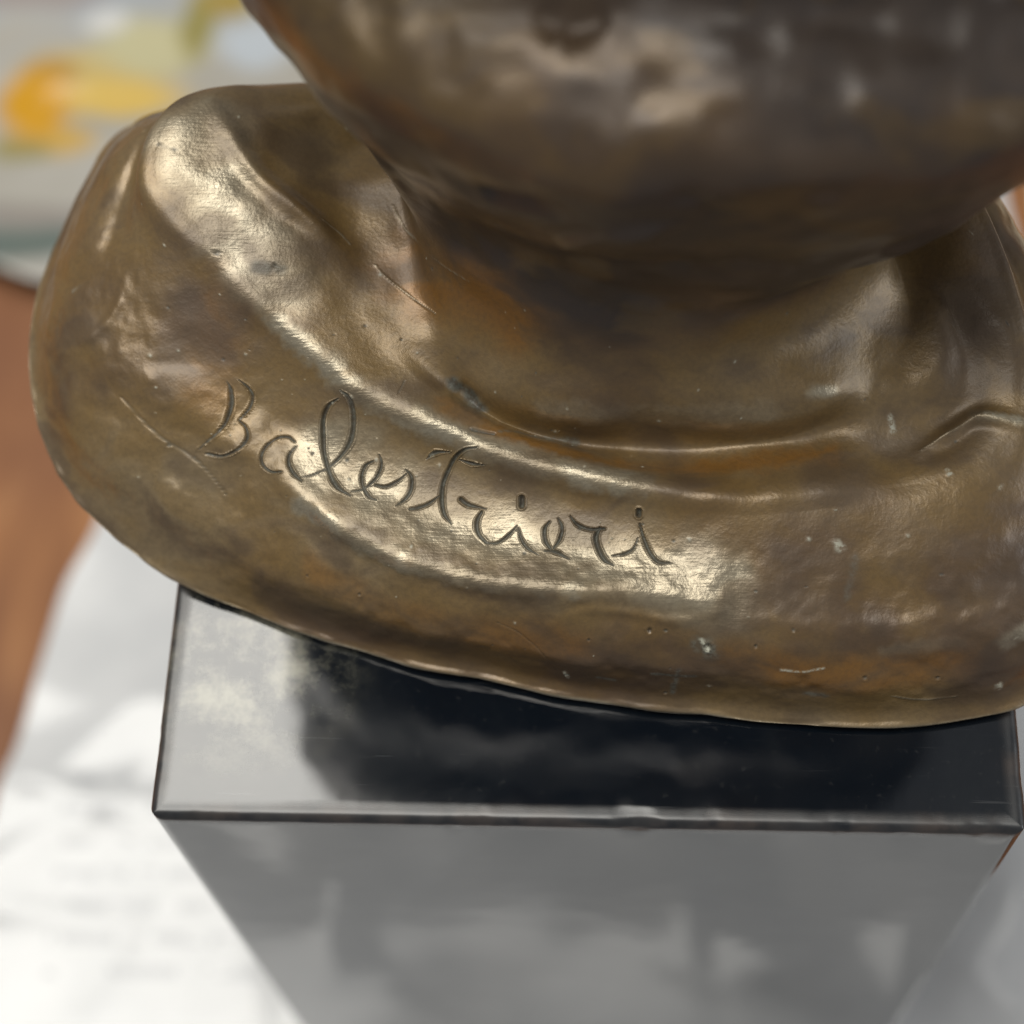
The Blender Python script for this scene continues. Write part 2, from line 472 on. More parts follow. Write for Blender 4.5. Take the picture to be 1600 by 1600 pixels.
# ------------------------------------------------------------- the bronze
# Contour rings of the casting, measured round the neck (millimetres): outer lip, top edge of the
# rim, outer and inner crest of the ledge, trough, and the roll at the foot of the neck.
RINGS = {
    'lip': [(50.5,14.5,1.3),(39.4,12.2,1.2),(28.5,11.8,1.2),(13.8,13.3,1.2),(2.7,14.4,1.2),(-4.0,15.3,1.2),(-11.6,17.1,1.2),(-16.1,17.7,1.2),(-26.9,20.6,1.2),(-33.2,22.5,1.2),(-41.1,25.3,1.3),(-46.7,27.6,1.6),(-51.5,29.8,2.2),(-56.3,33.0,3.5),(-61.2,36.6,5.0),(-65.0,41.9,6.5),(-67.4,46.4,8.0),(-68.8,51.8,9.5),(-69.7,58.6,10.5),(-69.1,64.5,11.5),(-67.6,69.9,12.0),(-65.9,75.4,12.5),(-64.5,80.0,13.0),(-62.3,84.3,14.0),(-59.2,88.1,15.0),(-50.0,88.0,16.0),(-40.0,91.0,16.0),(-28.0,93.0,16.0),(-10.0,102.0,14.0),(12.0,104.0,13.0),(32.0,98.0,13.0),(49.6,73.8,16.0),(52.7,69.3,14.0),(58.0,58.0,11.0),(64.0,45.0,7.0),(64.0,32.0,4.0),(58.0,20.0,2.0)],
    'edge': [(48.8,22.4,13.5),(34.6,21.0,13.5),(16.9,20.7,14.6),(6.2,22.1,15.0),(-8.1,22.7,15.0),(-19.1,25.2,15.0),(-28.8,29.7,15.5),(-35.9,35.9,16.0),(-42.1,39.9,17.0),(-49.3,43.4,18.3),(-55.2,48.4,20.0),(-57.9,54.2,22.0),(-57.4,60.9,24.0),(-55.8,67.3,26.0),(-54.3,72.8,28.0),(-52.1,77.2,29.0),(-48.0,85.0,22.0),(-38.0,87.0,21.0),(-26.0,89.0,21.0),(-10.0,98.0,21.0),(10.0,100.0,20.0),(28.0,94.0,20.0),(40.0,80.0,23.0),(47.0,66.0,23.0),(52.0,54.0,20.5),(55.0,42.0,16.0),(55.0,32.0,15.0)],
    'ra': [(48.9,38.2,20.0),(27.5,33.2,19.2),(9.7,32.7,19.4),(-1.1,34.9,19.7),(-15.7,39.7,20.6),(-26.1,43.8,22.0),(-34.3,50.1,24.5),(-43.4,58.1,28.0),(-50.6,65.1,31.0),(-51.2,71.6,32.0),(-47.7,76.5,35.0),(-42.0,82.0,30.0),(-34.0,83.0,26.0),(-24.0,85.0,25.0),(-10.0,93.0,26.0),(8.0,96.0,26.0),(25.0,90.0,26.0),(36.0,78.0,28.5),(43.0,66.0,28.5),(47.0,54.0,25.5)],
    'rb': [(43.6,43.1,20.0),(27.7,37.5,18.8),(10.4,34.8,19.0),(0.3,36.6,19.3),(-11.4,40.8,20.2),(-19.6,45.7,22.0),(-26.4,53.3,25.0),(-31.7,61.5,28.5),(-37.9,68.7,31.0),(-42.1,75.1,34.0),(-36.0,79.0,29.0),(-30.0,80.0,26.0),(-21.0,82.0,26.0),(-9.0,90.0,27.0),(8.0,93.0,27.0),(23.0,87.0,27.0),(31.0,74.0,27.8),(35.5,66.0,27.6),(39.0,58.0,26.0)],
    'tr': [(41.3,48.0,23.0),(27.8,41.6,19.6),(17.0,39.7,18.3),(6.1,39.2,17.6),(-2.7,39.8,17.8),(-9.3,41.6,18.3),(-15.9,44.2,20.6),(-21.1,50.5,24.0),(-25.1,59.5,26.3),(-30.1,68.6,27.4),(-26.0,77.0,25.0),(-19.0,80.0,27.0),(-8.0,87.0,28.0),(8.0,90.0,28.0),(21.0,85.0,28.0),(28.5,74.0,27.2),(33.0,65.0,26.8)],
    'nr': [(37.2,52.7,23.6),(34.5,48.4,23.0),(29.7,43.9,22.8),(23.9,41.5,22.7),(16.8,40.6,22.4),(6.0,40.8,22.2),(-4.8,41.8,22.4),(-12.5,45.1,22.8),(-16.6,50.8,25.0),(-20.2,59.1,26.8),(-22.4,65.9,27.4),(-17.0,78.0,30.0),(-6.0,85.0,31.0),(8.0,87.0,32.2),(19.0,83.0,32.2),(26.0,76.0,28.0),(30.0,67.0,27.4)],
}

NECK_HEAD = [  # height, centre x, centre y, half width, half depth of the neck and head above
    (28.6, 7.1, 72.0, 29.5, 28.6), (32.8, 7.0, 74.7, 29.9, 29.5), (35.3, 8.4, 77.3, 32.5, 31.1), (38.3, 11.4, 80.7, 38.6, 34.3), (47.0, 13.9, 83.1, 47.0, 38.3), (58.9, 15.1, 82.5, 52.8, 42.3), (69.3, 15.4, 81.9, 52.9, 43.5), (79.6, 15.0, 89.2, 52.9, 36.2), (92, 12, 92, 56, 37), (106, 7, 93, 62, 44), (128, 5, 94, 64, 46), (156, 3, 92, 65, 47.5), (175, 2, 92, 61, 45), (184, 2, 94, 36, 27), (188, 2, 94, 0.05, 0.05)]
AXIS = (7.0, 69.0)

def sstep01(x):
    x = min(1.0, max(0.0, x))
    return x * x * (3 - 2 * x)

def ring_fn(pts, th, blur):
    p = np.array(pts, dtype=float)
    t = np.arctan2(p[:, 1] - AXIS[1], p[:, 0] - AXIS[0])
    o = np.argsort(t)
    t, p = t[o], p[o]
    r = np.hypot(p[:, 0] - AXIS[0], p[:, 1] - AXIS[1])
    T = np.concatenate([t - 2 * np.pi, t, t + 2 * np.pi])
    fine = np.linspace(-np.pi, np.pi, 1440, endpoint=False)
    out = []
    w = np.exp(-0.5 * (np.arange(-60, 61) / (blur * 4)) ** 2)
    w /= w.sum()
    for q in (r, p[:, 2]):
        y = np.interp(fine, T, np.tile(q, 3))
        y = np.convolve(np.concatenate([y[-60:], y, y[:60]]), w, 'valid')
        out.append(np.interp(th, np.concatenate([fine - 2 * np.pi, fine, fine + 2 * np.pi]), np.tile(y, 3)))
    return out

def bust_base():
    # angular samples, denser across the inscribed front
    a = np.linspace(-np.pi, np.pi, 4000)
    d = np.degrees(a)
    dens = 0.55 + 2.6 * (np.exp(-((d + 125) / 36) ** 4)) + 0.55 * np.exp(-((d + 70) / 60) ** 4) + 0.5 * np.exp(-((np.abs(d) - 180) / 30) ** 4)
    cum = np.concatenate([[0], np.cumsum(0.5 * (dens[1:] + dens[:-1]))])
    NTH = 1180
    th = np.interp(np.linspace(0, cum[-1], NTH, endpoint=False), cum, a)
    c, s = np.cos(th), np.sin(th)
    levels = []
    def add(r, z, cx=AXIS[0], cy=AXIS[1]):
        levels.append(np.stack([cx + r * c, cy + r * s, z], -1))
    rl, zl = ring_fn(RINGS['lip'], th, 1.6)
    re, ze = ring_fn(RINGS['edge'], th, 3.0)
    ra, za = ring_fn(RINGS['ra'], th, 4.5)
    rb, zb = ring_fn(RINGS['rb'], th, 4.5)
    rt, zt = ring_fn(RINGS['tr'], th, 4.0)
    rn, zn = ring_fn(RINGS['nr'], th, 4.0)
    ra = np.minimum(ra, re - 4)
    rb = np.minimum(rb, ra - 2.8)
    rt = np.minimum(rt, rb - 1.6)
    rn = np.minimum(rn, rt - 1.2)
    one = np.ones_like(th)
    add(one * 0.05, one * 0.05)
    add(one * 24, one * 0.05)
    add(rl * 0.80, 0.35 * zl)
    add(rl - 1.6, zl - 0.8)
    add(rl, zl)
    add(rl - 0.65, zl + 0.5)
    add(0.52 * rl + 0.48 * re + 1.1, 0.50 * zl + 0.50 * ze + 0.4)
    led = np.exp(-((np.degrees(th) + 122) / 40) ** 4)       # the crisp ledge lies on the inscribed side
    add(re + 0.9, ze - 0.5 - 0.9 * led)
    add(re - 0.4, ze - 0.1 + 0.1 * led)
    add(0.52 * re + 0.48 * ra, (0.52 + 0.18 * led) * ze + (0.48 - 0.18 * led) * za + 0.4 - 1.1 * led)
    add(ra + 1.8, za - 0.4 - 1.4 * led)
    add(ra, za)
    add(rb, zb)
    add(rt, zt)
    add(rn, zn)
    for z, cx, cy, rx, ry in NECK_HEAD:
        e = 1.0 - 0.48 * float(sstep01((z - 84) / 20))      # the mass above grows squarer
        levels.append(np.stack([cx + rx * np.sign(c) * np.abs(c) ** e, cy + ry * np.sign(s) * np.abs(s) ** e, np.full_like(th, z)], -1))
    seg = [3, 6, 14, 8, 8, 46, 46, 20, 120, 100, 26, 34, 34, 26, 34, 26, 22, 24, 30, 30, 30, 36, 34, 18, 12, 12, 10, 8, 8]
    P = np.array(levels)                                   # K, NTH, 3
    K = len(P)
    assert len(seg) == K - 1, (len(seg), K)
    dl = np.linalg.norm(np.diff(P, axis=0), axis=-1)       # chord lengths per ray
    h = np.maximum(dl, 0.3)[..., None]
    dlt = np.diff(P, axis=0) / h
    m = np.zeros_like(P)
    m[1:-1] = (dlt[:-1] * h[1:] + dlt[1:] * h[:-1]) / (h[:-1] + h[1:])
    m[0], m[-1] = dlt[0], dlt[-1]
    rows, lev = [], []
    for k in range(K - 1):
        for t in np.arange(seg[k]) / seg[k]:
            rows.append((2 * t ** 3 - 3 * t ** 2 + 1) * P[k] + (t ** 3 - 2 * t ** 2 + t) * h[k] * m[k]
                        + (-2 * t ** 3 + 3 * t ** 2) * P[k + 1] + (t ** 3 - t ** 2) * h[k] * m[k + 1])
            lev.append(k + t)
    rows.append(P[-1])
    lev.append(K - 1)
    G = np.array(rows) / 1000.0                            # rows, NTH, 3 in metres
    return G, np.array(lev)

def grid_normals(G):
    dt = np.roll(G, -1, 1) - np.roll(G, 1, 1)
    dr = np.gradient(G, axis=0)
    n = np.cross(dt, dr)
    n /= np.maximum(np.linalg.norm(n, axis=-1, keepdims=True), 1e-12)
    return n

# the inscription: eleven letters,each a list of strokes (points in mm,half widths in mm)
LETTERS = [
    [([(-41.71,46.15,20.18),(-41.3,45.26,19.68),(-41.21,43.91,19.02),(-41.58,42.47,18.48),(-42.24,41.33,17.99),(-43.65,40.37,16.98),(-45.33,39.66,15.55)],[0.05,0.3,0.34,0.3,0.24,0.2,0.07]),
     ([(-40.3,46.22,20.39),(-39.29,45.5,20.01),(-38.73,44.7,19.53),(-39.01,43.58,18.85),(-39.66,42.75,18.51),(-40.37,42.08,18.3)],[0.1,0.2,0.22,0.2,0.17,0.1]),
     ([(-40.37,42.08,18.3),(-39.51,41.31,18.01),(-39.26,40.23,17.65),(-39.93,39.25,17.14),(-41.13,38.82,16.38),(-42.55,38.76,15.65),(-44.34,39.18,15.42)],[0.1,0.17,0.22,0.2,0.2,0.2,0.17])],
    [([(-33.78,39.82,17.35),(-34.54,40.34,17.52),(-35.66,40.24,17.53),(-36.92,39.37,17.37),(-37.63,38.14,16.93),(-37.43,37.14,16.4),(-36.37,36.42,16.26),(-35.02,36.28,16.54)],[0.14,0.17,0.17,0.2,0.24,0.24,0.2,0.1]),
     ([(-33.5,39.35,17.22),(-34.27,38.31,17.04),(-34.29,37.16,16.83),(-33.67,36.03,16.61),(-32.69,35.17,16.5)],[0.07,0.2,0.27,0.27,0.14]),
     ([(-32.7,35.62,16.59),(-31.51,35.92,16.63),(-29.91,36.66,16.65)],[0.05,0.1,0.14])],
    [([(-29.91,36.66,16.65),(-28.47,37.92,17.05),(-27.36,39.18,17.85),(-26.85,40.53,18.83),(-26.81,42.11,20.15),(-27.22,43.34,21.3),(-28.23,44.15,21.74)],[0.14,0.24,0.34,0.37,0.37,0.34,0.1]),
     ([(-28.48,43.54,20.95),(-29.76,43.0,20.04),(-30.37,41.89,18.99),(-30.39,40.36,17.95),(-30.27,38.7,17.13),(-29.85,37.06,16.7),(-29.3,35.69,16.53),(-28.49,34.53,16.43),(-26.95,33.46,16.31)],[0.1,0.3,0.34,0.34,0.3,0.3,0.34,0.37,0.14])],
    [([(-26.89,33.96,16.33),(-25.7,34.2,16.3),(-24.64,34.97,16.44),(-23.91,35.82,16.81),(-23.48,36.97,17.33),(-23.76,37.98,17.79)],[0.1,0.14,0.17,0.2,0.22,0.1]),
     ([(-24.41,37.36,17.39),(-25.34,36.9,17.07),(-25.78,35.88,16.62),(-25.56,34.58,16.34),(-24.84,33.42,16.21),(-23.9,32.95,16.15)],[0.1,0.2,0.24,0.24,0.24,0.1])],
    [([(-24.17,34.77,16.42),(-22.96,34.55,16.45),(-21.68,35.05,16.73),(-20.57,35.86,17.15)],[0.14,0.19,0.17,0.1]),
     ([(-20.66,36.29,17.33),(-20.0,35.51,17.06),(-19.98,34.31,16.61),(-20.51,33.25,16.22),(-21.67,32.32,16.03)],[0.1,0.24,0.27,0.24,0.1]),
     ([(-20.09,31.95,15.97),(-19.0,32.15,16.01),(-17.9,32.58,16.2),(-16.81,33.34,16.53)],[0.17,0.24,0.2,0.07])],
    [([(-12.28,37.67,20.28),(-13.67,37.68,19.88),(-14.92,37.13,18.76),(-15.73,35.98,17.81),(-16.37,34.53,17.02),(-16.44,32.8,16.38),(-16.12,31.38,15.96),(-15.26,30.27,15.77)],[0.1,0.2,0.27,0.3,0.3,0.3,0.27,0.1]),
     ([(-18.26,37.23,18.13),(-17.23,37.76,18.69),(-15.37,37.67,19.14)],[0.07,0.3,0.07]),
     ([(-14.36,36.87,18.7),(-12.95,36.39,18.71),(-11.39,36.12,19.0)],[0.1,0.3,0.07])],
    [([(-14.24,32.92,16.62),(-13.29,32.29,16.48),(-11.26,31.78,16.48)],[0.27,0.27,0.07]),
     ([(-11.83,31.46,16.33),(-12.35,30.42,15.96),(-12.13,29.13,15.68),(-11.18,28.06,15.63)],[0.2,0.3,0.3,0.2]),
     ([(-11.18,28.06,15.63),(-9.91,28.08,15.62),(-8.65,28.94,15.75),(-7.76,29.9,16.08)],[0.14,0.17,0.17,0.07])],
    [([(-7.58,29.64,16.01),(-7.21,28.39,15.69),(-6.45,27.24,15.6),(-5.24,26.45,15.6)],[0.1,0.2,0.24,0.07]),
     ([(-7.24,32.75,17.28),(-7.26,32.01,16.91)],[0.43,0.43])],
    [([(-4.05,30.27,16.42),(-4.58,29.42,16.1),(-4.47,28.18,15.74),(-3.91,27.26,15.63)],[0.1,0.27,0.27,0.2]),
     ([(-3.06,30.6,16.61),(-2.59,29.57,16.27),(-2.85,28.34,15.87),(-3.55,27.26,15.63)],[0.1,0.24,0.24,0.14]),
     ([(-4.61,26.95,15.6),(-3.36,26.87,15.61),(-1.82,26.0,15.62)],[0.1,0.27,0.14])],
    [([(-1.71,30.8,16.81),(-0.88,29.86,16.51),(0.58,29.31,16.44),(2.18,29.35,16.61)],[0.1,0.24,0.2,0.14]),
     ([(1.65,29.36,16.56),(1.21,28.44,16.19),(1.58,27.03,15.81),(2.25,25.88,15.71),(3.24,25.21,15.7)],[0.2,0.34,0.34,0.3,0.1]),
     ([(3.13,26.36,15.79),(4.37,26.53,15.88),(5.43,27.12,16.12),(5.94,28.29,16.6)],[0.07,0.17,0.14,0.07])],
    [([(6.12,29.69,17.24),(6.55,28.26,16.66),(7.24,26.72,16.16),(8.18,25.64,15.96),(9.65,25.45,16.02)],[0.14,0.24,0.27,0.27,0.07]),
     ([(6.01,30.95,17.92),(5.98,30.59,17.7)],[0.39,0.39])],
]
FORMS = [  # ridges (+) and hollows (-) modelled in the clay: line,breadth,height (mm)
    ([(40.79,56.04,25.12),(44.31,52.39,24.21)],2.5,0.9),
    ([(46.41,49.43,23.47),(48.39,47.2,23.0)],2,-0.6),
    ([(42.17,45.76,21.13),(46.32,44.72,21.63)],1.5,0.5),
    ([(-15.06,45.52,21.24),(-13.73,44.49,20.56),(-12.1,43.37,19.73)],0.8,-0.6),
    ([(-52.26,74.71,28.48),(-51.9,66.4,30.42),(-43.34,57.97,28.18),(-34.3,49.86,24.66),(-26.04,43.75,22.16)],1.1,0.4),
    ([(-43.04,74.68,32.74),(-38.55,67.69,31.17),(-32.54,63.1,28.74),(-28.11,60.42,26.87)],0.9,0.9),
    ([(-26.04,43.75,22.16),(-15.68,39.58,20.81),(-1.1,35.04,19.84),(9.68,32.91,19.48),(20.32,32.29,19.3)],1.6,0.7),
    ([(-44.55,70.32,32.49),(-38.18,60.79,29.47)],3.5,-0.2),
    ([(-15.77,42.01,21.22),(-8.4,38.47,20.23),(2.49,36.64,19.24),(16.96,37.22,18.29)],1.2,-0.5),
    ([(-35.1,36.1,16.45),(-28.83,30.11,15.37),(-19.1,25.28,14.77),(-8.15,22.78,14.8),(4.78,22.11,14.89),(16.87,21.1,14.57)],1.0,0.6),
    ([(-54.07,57.68,24.36),(-55.35,54.26,22.43),(-57.85,52.25,20.61),(-60.52,51.39,18.69)],0.5,0.25),
    ([(-67.4,52.45,10.81),(-63.98,46.26,11.44),(-59.42,41.23,11.44)],0.9,0.2),
    ([(-9.2,42.9,21.51),(6.0,41.13,23.64),(23.91,42.07,23.39)],2.6,0.7),
    ([(25.29,43.04,24.01),(27.5,43.52,23.49)],1.2,0.5),
    ([(33.42,45.18,22.14),(35.57,45.95,22.24)],2,-0.8),
    ([(37.63,38.03,19.46),(41.35,40.57,19.79),(44.16,41.92,20.37),(48.54,40.7,20.94)],0.6,0.9),
    ([(33.38,17.05,10.97),(37.53,17.87,11.33),(41.88,18.2,11.18)],1.2,0.4),
    ([(46.92,18.82,10.82),(48.77,19.68,11.1)],1.3,0.7),
    ([(45.02,26.82,15.78),(48.27,26.49,14.77)],1.2,0.25),
    ([(-2.4,20.12,12.64),(1.19,20.88,13.69),(6.23,20.34,13.36),(10.5,19.64,13.28),(15.43,20.44,14.24)],0.45,0.25),
    ([(-4.07,52.47,76.84),(-2.69,51.04,76.27),(-1.74,50.53,76.13)],1.2,-0.55),
    ([(-2.14,50.64,76.14),(0.27,50.53,76.37),(2.95,51.36,77.13)],1.0,-0.6),
    ([(-1.75,50.16,75.95),(-1.31,49.3,75.59)],0.8,-0.4),
    ([(12.61,50.74,77.3),(16.61,48.25,75.84)],3,-0.4),
    ([(7.45,49.78,76.57),(11.43,50.8,77.32)],3,-0.6),
    ([(-10.62,45.51,59.08),(-7.46,44.01,59.81),(-2.4,41.61,62.48)],1.3,-1.3),
    ([(-0.6,41.42,61.41),(5.41,39.89,62.57)],1.2,-0.6),
    ([(-4.13,46.89,49.55),(2.42,41.61,58.28),(9.05,39.89,61.0)],0.8,0.9),
    ([(-8.73,51.43,38.28),(2.38,46.53,44.75),(17.23,44.52,48.18)],2.5,-0.8),
    ([(19.49,41.8,72.84),(28.0,43.85,73.33)],4,-0.8),
    ([(14.52,38.89,70.46),(22.54,38.97,69.84)],2.5,0.7),
]
PATCHES = [  # wear,oxide,dirt and residue: kind,line,breadth,amount
    ('worn',[(-46.18,71.91,32.81),(-41.88,62.82,30.4),(-36.57,56.66,27.85)],6,0.8),
    ('worn',[(-35.76,51.3,25.35),(-26.04,43.75,22.16),(-15.68,39.39,20.73),(-1.1,34.83,19.8),(6.1,33.64,19.59)],1.8,0.85),
    ('worn',[(-30.77,39.08,17.22),(-21.58,32.32,16.03),(-8.26,27.82,15.62),(6.18,24.75,15.72),(15.41,22.02,15.03)],5,0.7),
    ('worn',[(-32.77,32.64,15.21),(-22.82,26.77,14.95),(-11.76,23.67,15.03),(-0.95,22.88,15.33)],1.5,0.9),
    ('worn',[(-4.79,41.71,22.25),(6.03,40.8,22.85),(20.31,41.24,23.01)],1.8,0.25),
    ('worn',[(25.29,43.04,24.01),(27.5,43.52,23.49)],1.0,0.8),
    ('worn',[(46.92,18.82,10.82),(48.77,19.68,11.1)],1.3,0.7),
    ('worn',[(43.49,42.17,20.25),(48.65,41.02,21.03)],0.7,0.8),
    ('worn',[(33.38,17.05,10.97),(37.53,17.87,11.33),(41.88,18.2,11.18)],1.0,0.2),
    ('rust',[(-20.56,57.0,26.04),(-11.17,50.52,30.82),(-8.27,48.36,30.32)],5,0.9),
    ('rust',[(-15.77,42.01,21.22),(-4.78,37.87,19.85),(6.1,36.4,18.9),(27.69,37.42,18.91)],1.8,0.8),
    ('rust',[(-30.65,25.9,10.51),(-15.67,19.67,8.67),(-0.96,17.82,9.78)],3,0.5),
    ('rust',[(16.98,16.36,10.15),(27.75,14.89,8.36),(42.02,16.95,9.48)],3,0.7),
    ('rust',[(-41.88,53.12,25.09),(-43.65,45.95,19.98)],4,0.4),
    ('rust',[(-23.57,26.58,14.44),(-19.84,25.62,14.87)],0.6,1),
    ('rust',[(-28.89,58.21,69.59),(-24.47,53.46,62.99),(-20.31,52.88,54.55)],2.5,0.7),
    ('dirt',[(-15.06,45.52,21.24),(-12.26,43.48,19.82)],1.2,1),
    ('dirt',[(13.06,17.68,11.46),(14.18,17.04,10.72)],1.3,0.9),
    ('dirt',[(10.69,15.92,8.15),(10.08,15.05,3.39)],0.4,0.8),
    ('dirt',[(7.77,15.82,6.85),(12.51,15.47,7.17)],0.3,0.8),
    ('dirt',[(30.06,26.22,16.64),(29.24,22.42,14.53)],0.7,0.45),
    ('dirt',[(-38.08,56.92,28.03),(-35.14,56.71,27.72)],0.9,0.55),
    ('dirt',[(-9.89,39.71,20.19),(-6.34,40.13,18.41),(-1.21,39.79,17.86)],0.5,0.7),
    ('dirt',[(1.59,16.28,4.9),(3.43,16.05,4.57)],0.4,0.8),
    ('dirt',[(25.11,13.96,5.73),(27.38,13.87,5.43)],0.5,0.8),
    ('pale',[(27.76,27.49,17.39),(28.32,27.02,17.13)],0.6,0.8),
    ('pale',[(34.2,42.08,20.2),(34.62,40.59,19.65)],0.35,0.9),
    ('pale',[(40.29,35.47,19.79),(40.55,35.06,19.74)],0.3,0.9),
    ('pale',[(13.12,17.96,11.84),(13.86,17.14,10.82)],0.35,0.9),
    ('pale',[(-2.16,16.72,5.06),(-1.89,16.58,3.84)],0.3,0.9),
    ('pale',[(47.12,15.79,4.97),(47.33,15.66,4.32)],0.4,0.8),
    ('pale',[(22.14,15.42,9.24),(24.31,15.32,9.16),(26.77,15.53,9.5)],0.2,0.8),
    ('pale',[(44.89,42.01,20.57),(48.27,41.27,21.11)],0.35,0.35),
]
PITS = [  # casting pits: place,radius,depth (mm)
    ((19.14,17.28,11.81),0.3,0.2),
    ((23.24,18.63,13.29),0.25,0.15),
    ((31.5,15.02,8.29),0.35,0.2),
    ((39.81,15.41,7.51),0.3,0.2),
    ((9.12,18.85,12.25),0.3,0.15),
    ((0.51,18.27,10.62),0.25,0.15),
    ((-26.06,23.69,10.13),0.3,0.15),
    ((-32.24,26.12,9.93),0.25,0.12),
    ((9.33,15.07,3.25),0.3,0.2),
    ((-42.7,58.37,28.49),0.35,0.25),
    ((7.31,18.96,12.08),0.4,0.25),
    ((13.79,17.41,11.21),0.5,0.35),
    ((-2.04,16.66,4.41),0.35,0.25),
    ((-48.88,40.4,15.22),0.3,0.2),
    ((-35.87,57.04,27.93),0.4,0.2),
]
SCRATCHES = [  # scratches and casting seams: line,half width,height (mm),darkness
    ([(-54.65,45.48,17.57),(-50.04,41.41,15.76),(-45.4,38.64,14.63),(-41.95,34.97,12.8)],0.13,-0.16,0.6),
    ([(-23.02,65.98,27.24),(-20.68,61.42,27.38),(-16.45,55.67,30.44),(-13.37,52.56,31.31)],0.09,0.09,0.0),
    ([(-24.71,58.58,26.02),(-23.56,57.21,25.73),(-20.48,54.66,25.35),(-17.41,52.25,25.33)],0.09,0.09,0.0),
    ([(-31.11,63.11,28.08),(-28.97,62.42,27.16),(-27.58,60.92,26.72)],0.09,0.08,0.0),
    ([(-10.03,19.96,10.98),(-7.47,19.06,10.34),(-4.98,17.55,8.37),(-3.23,16.88,5.22)],0.1,-0.08,0.3),
    ([(37.65,38.26,19.45),(40.59,40.01,19.68),(44.16,41.92,20.37)],0.15,0.15,0.0),
    ([(-20.84,45.16,22.25),(-21.48,43.55,22.14)],0.12,-0.1,0.5),
    ([(-12.92,39.62,20.74),(-10.47,39.35,20.4)],0.42,-0.3,0.95),
    ([(34.91,14.05,5.29),(38.34,14.12,4.41),(42.29,14.58,4.19)],0.1,0.08,0.0),
    ([(-52.29,72.61,29.61),(-49.94,70.75,32.21),(-47.58,69.89,32.32)],0.15,-0.15,0.7),
    ([(-59.85,58.63,22.03),(-61.69,58.16,20.57)],0.15,0.1,0.0),
]

def seg_dist(p, poly, width):
    """distance from points p to a polyline, and the width interpolated at the nearest place"""
    best = np.full(len(p), 1e9)
    bw = np.zeros(len(p))
    for k in range(len(poly) - 1):
        a, b = poly[k], poly[k + 1]
        ab = b - a
        t = np.clip(((p - a) @ ab) / max(ab @ ab, 1e-16), 0, 1)
        d = np.linalg.norm(p - a - t[:, None] * ab, axis=1)
        w = width[k] + (width[k + 1] - width[k]) * t
        m = d < best
        best[m] = d[m]
        bw[m] = w[m]
    return best, bw

_order = {}
def near(p, poly, pad):
    """indices of the points of p in the padded bounding box of a polyline"""
    if 'o' not in _order:
        _order['o'] = np.argsort(p[:, 0])
        _order['x'] = p[_order['o'], 0]
    lo, hi = poly.min(0) - pad, poly.max(0) + pad
    a, b = np.searchsorted(_order['x'], (lo[0], hi[0]))
    c = _order['o'][a:b]
    return c[np.all((p[c, 1:] > lo[1:]) & (p[c, 1:] < hi[1:]), axis=1)]

def smooth_line(poly, n=6):
    """a denser, rounded version of a polyline"""
    p = np.array(poly, dtype=float)
    if len(p) < 3: return p
    q = np.concatenate([[2 * p[0] - p[1]], p, [2 * p[-1] - p[-2]]])
    out = []
    for k in range(1, len(q) - 2):
        for t in np.arange(n) / n:
            out.append(0.5 * ((2 * q[k]) + (-q[k - 1] + q[k + 1]) * t + (2 * q[k - 1] - 5 * q[k] + 4 * q[k + 1] - q[k + 2]) * t * t
                              + (-q[k - 1] + 3 * q[k] - 3 * q[k + 1] + q[k + 2]) * t ** 3))
    out.append(p[-1])
    return np.array(out)

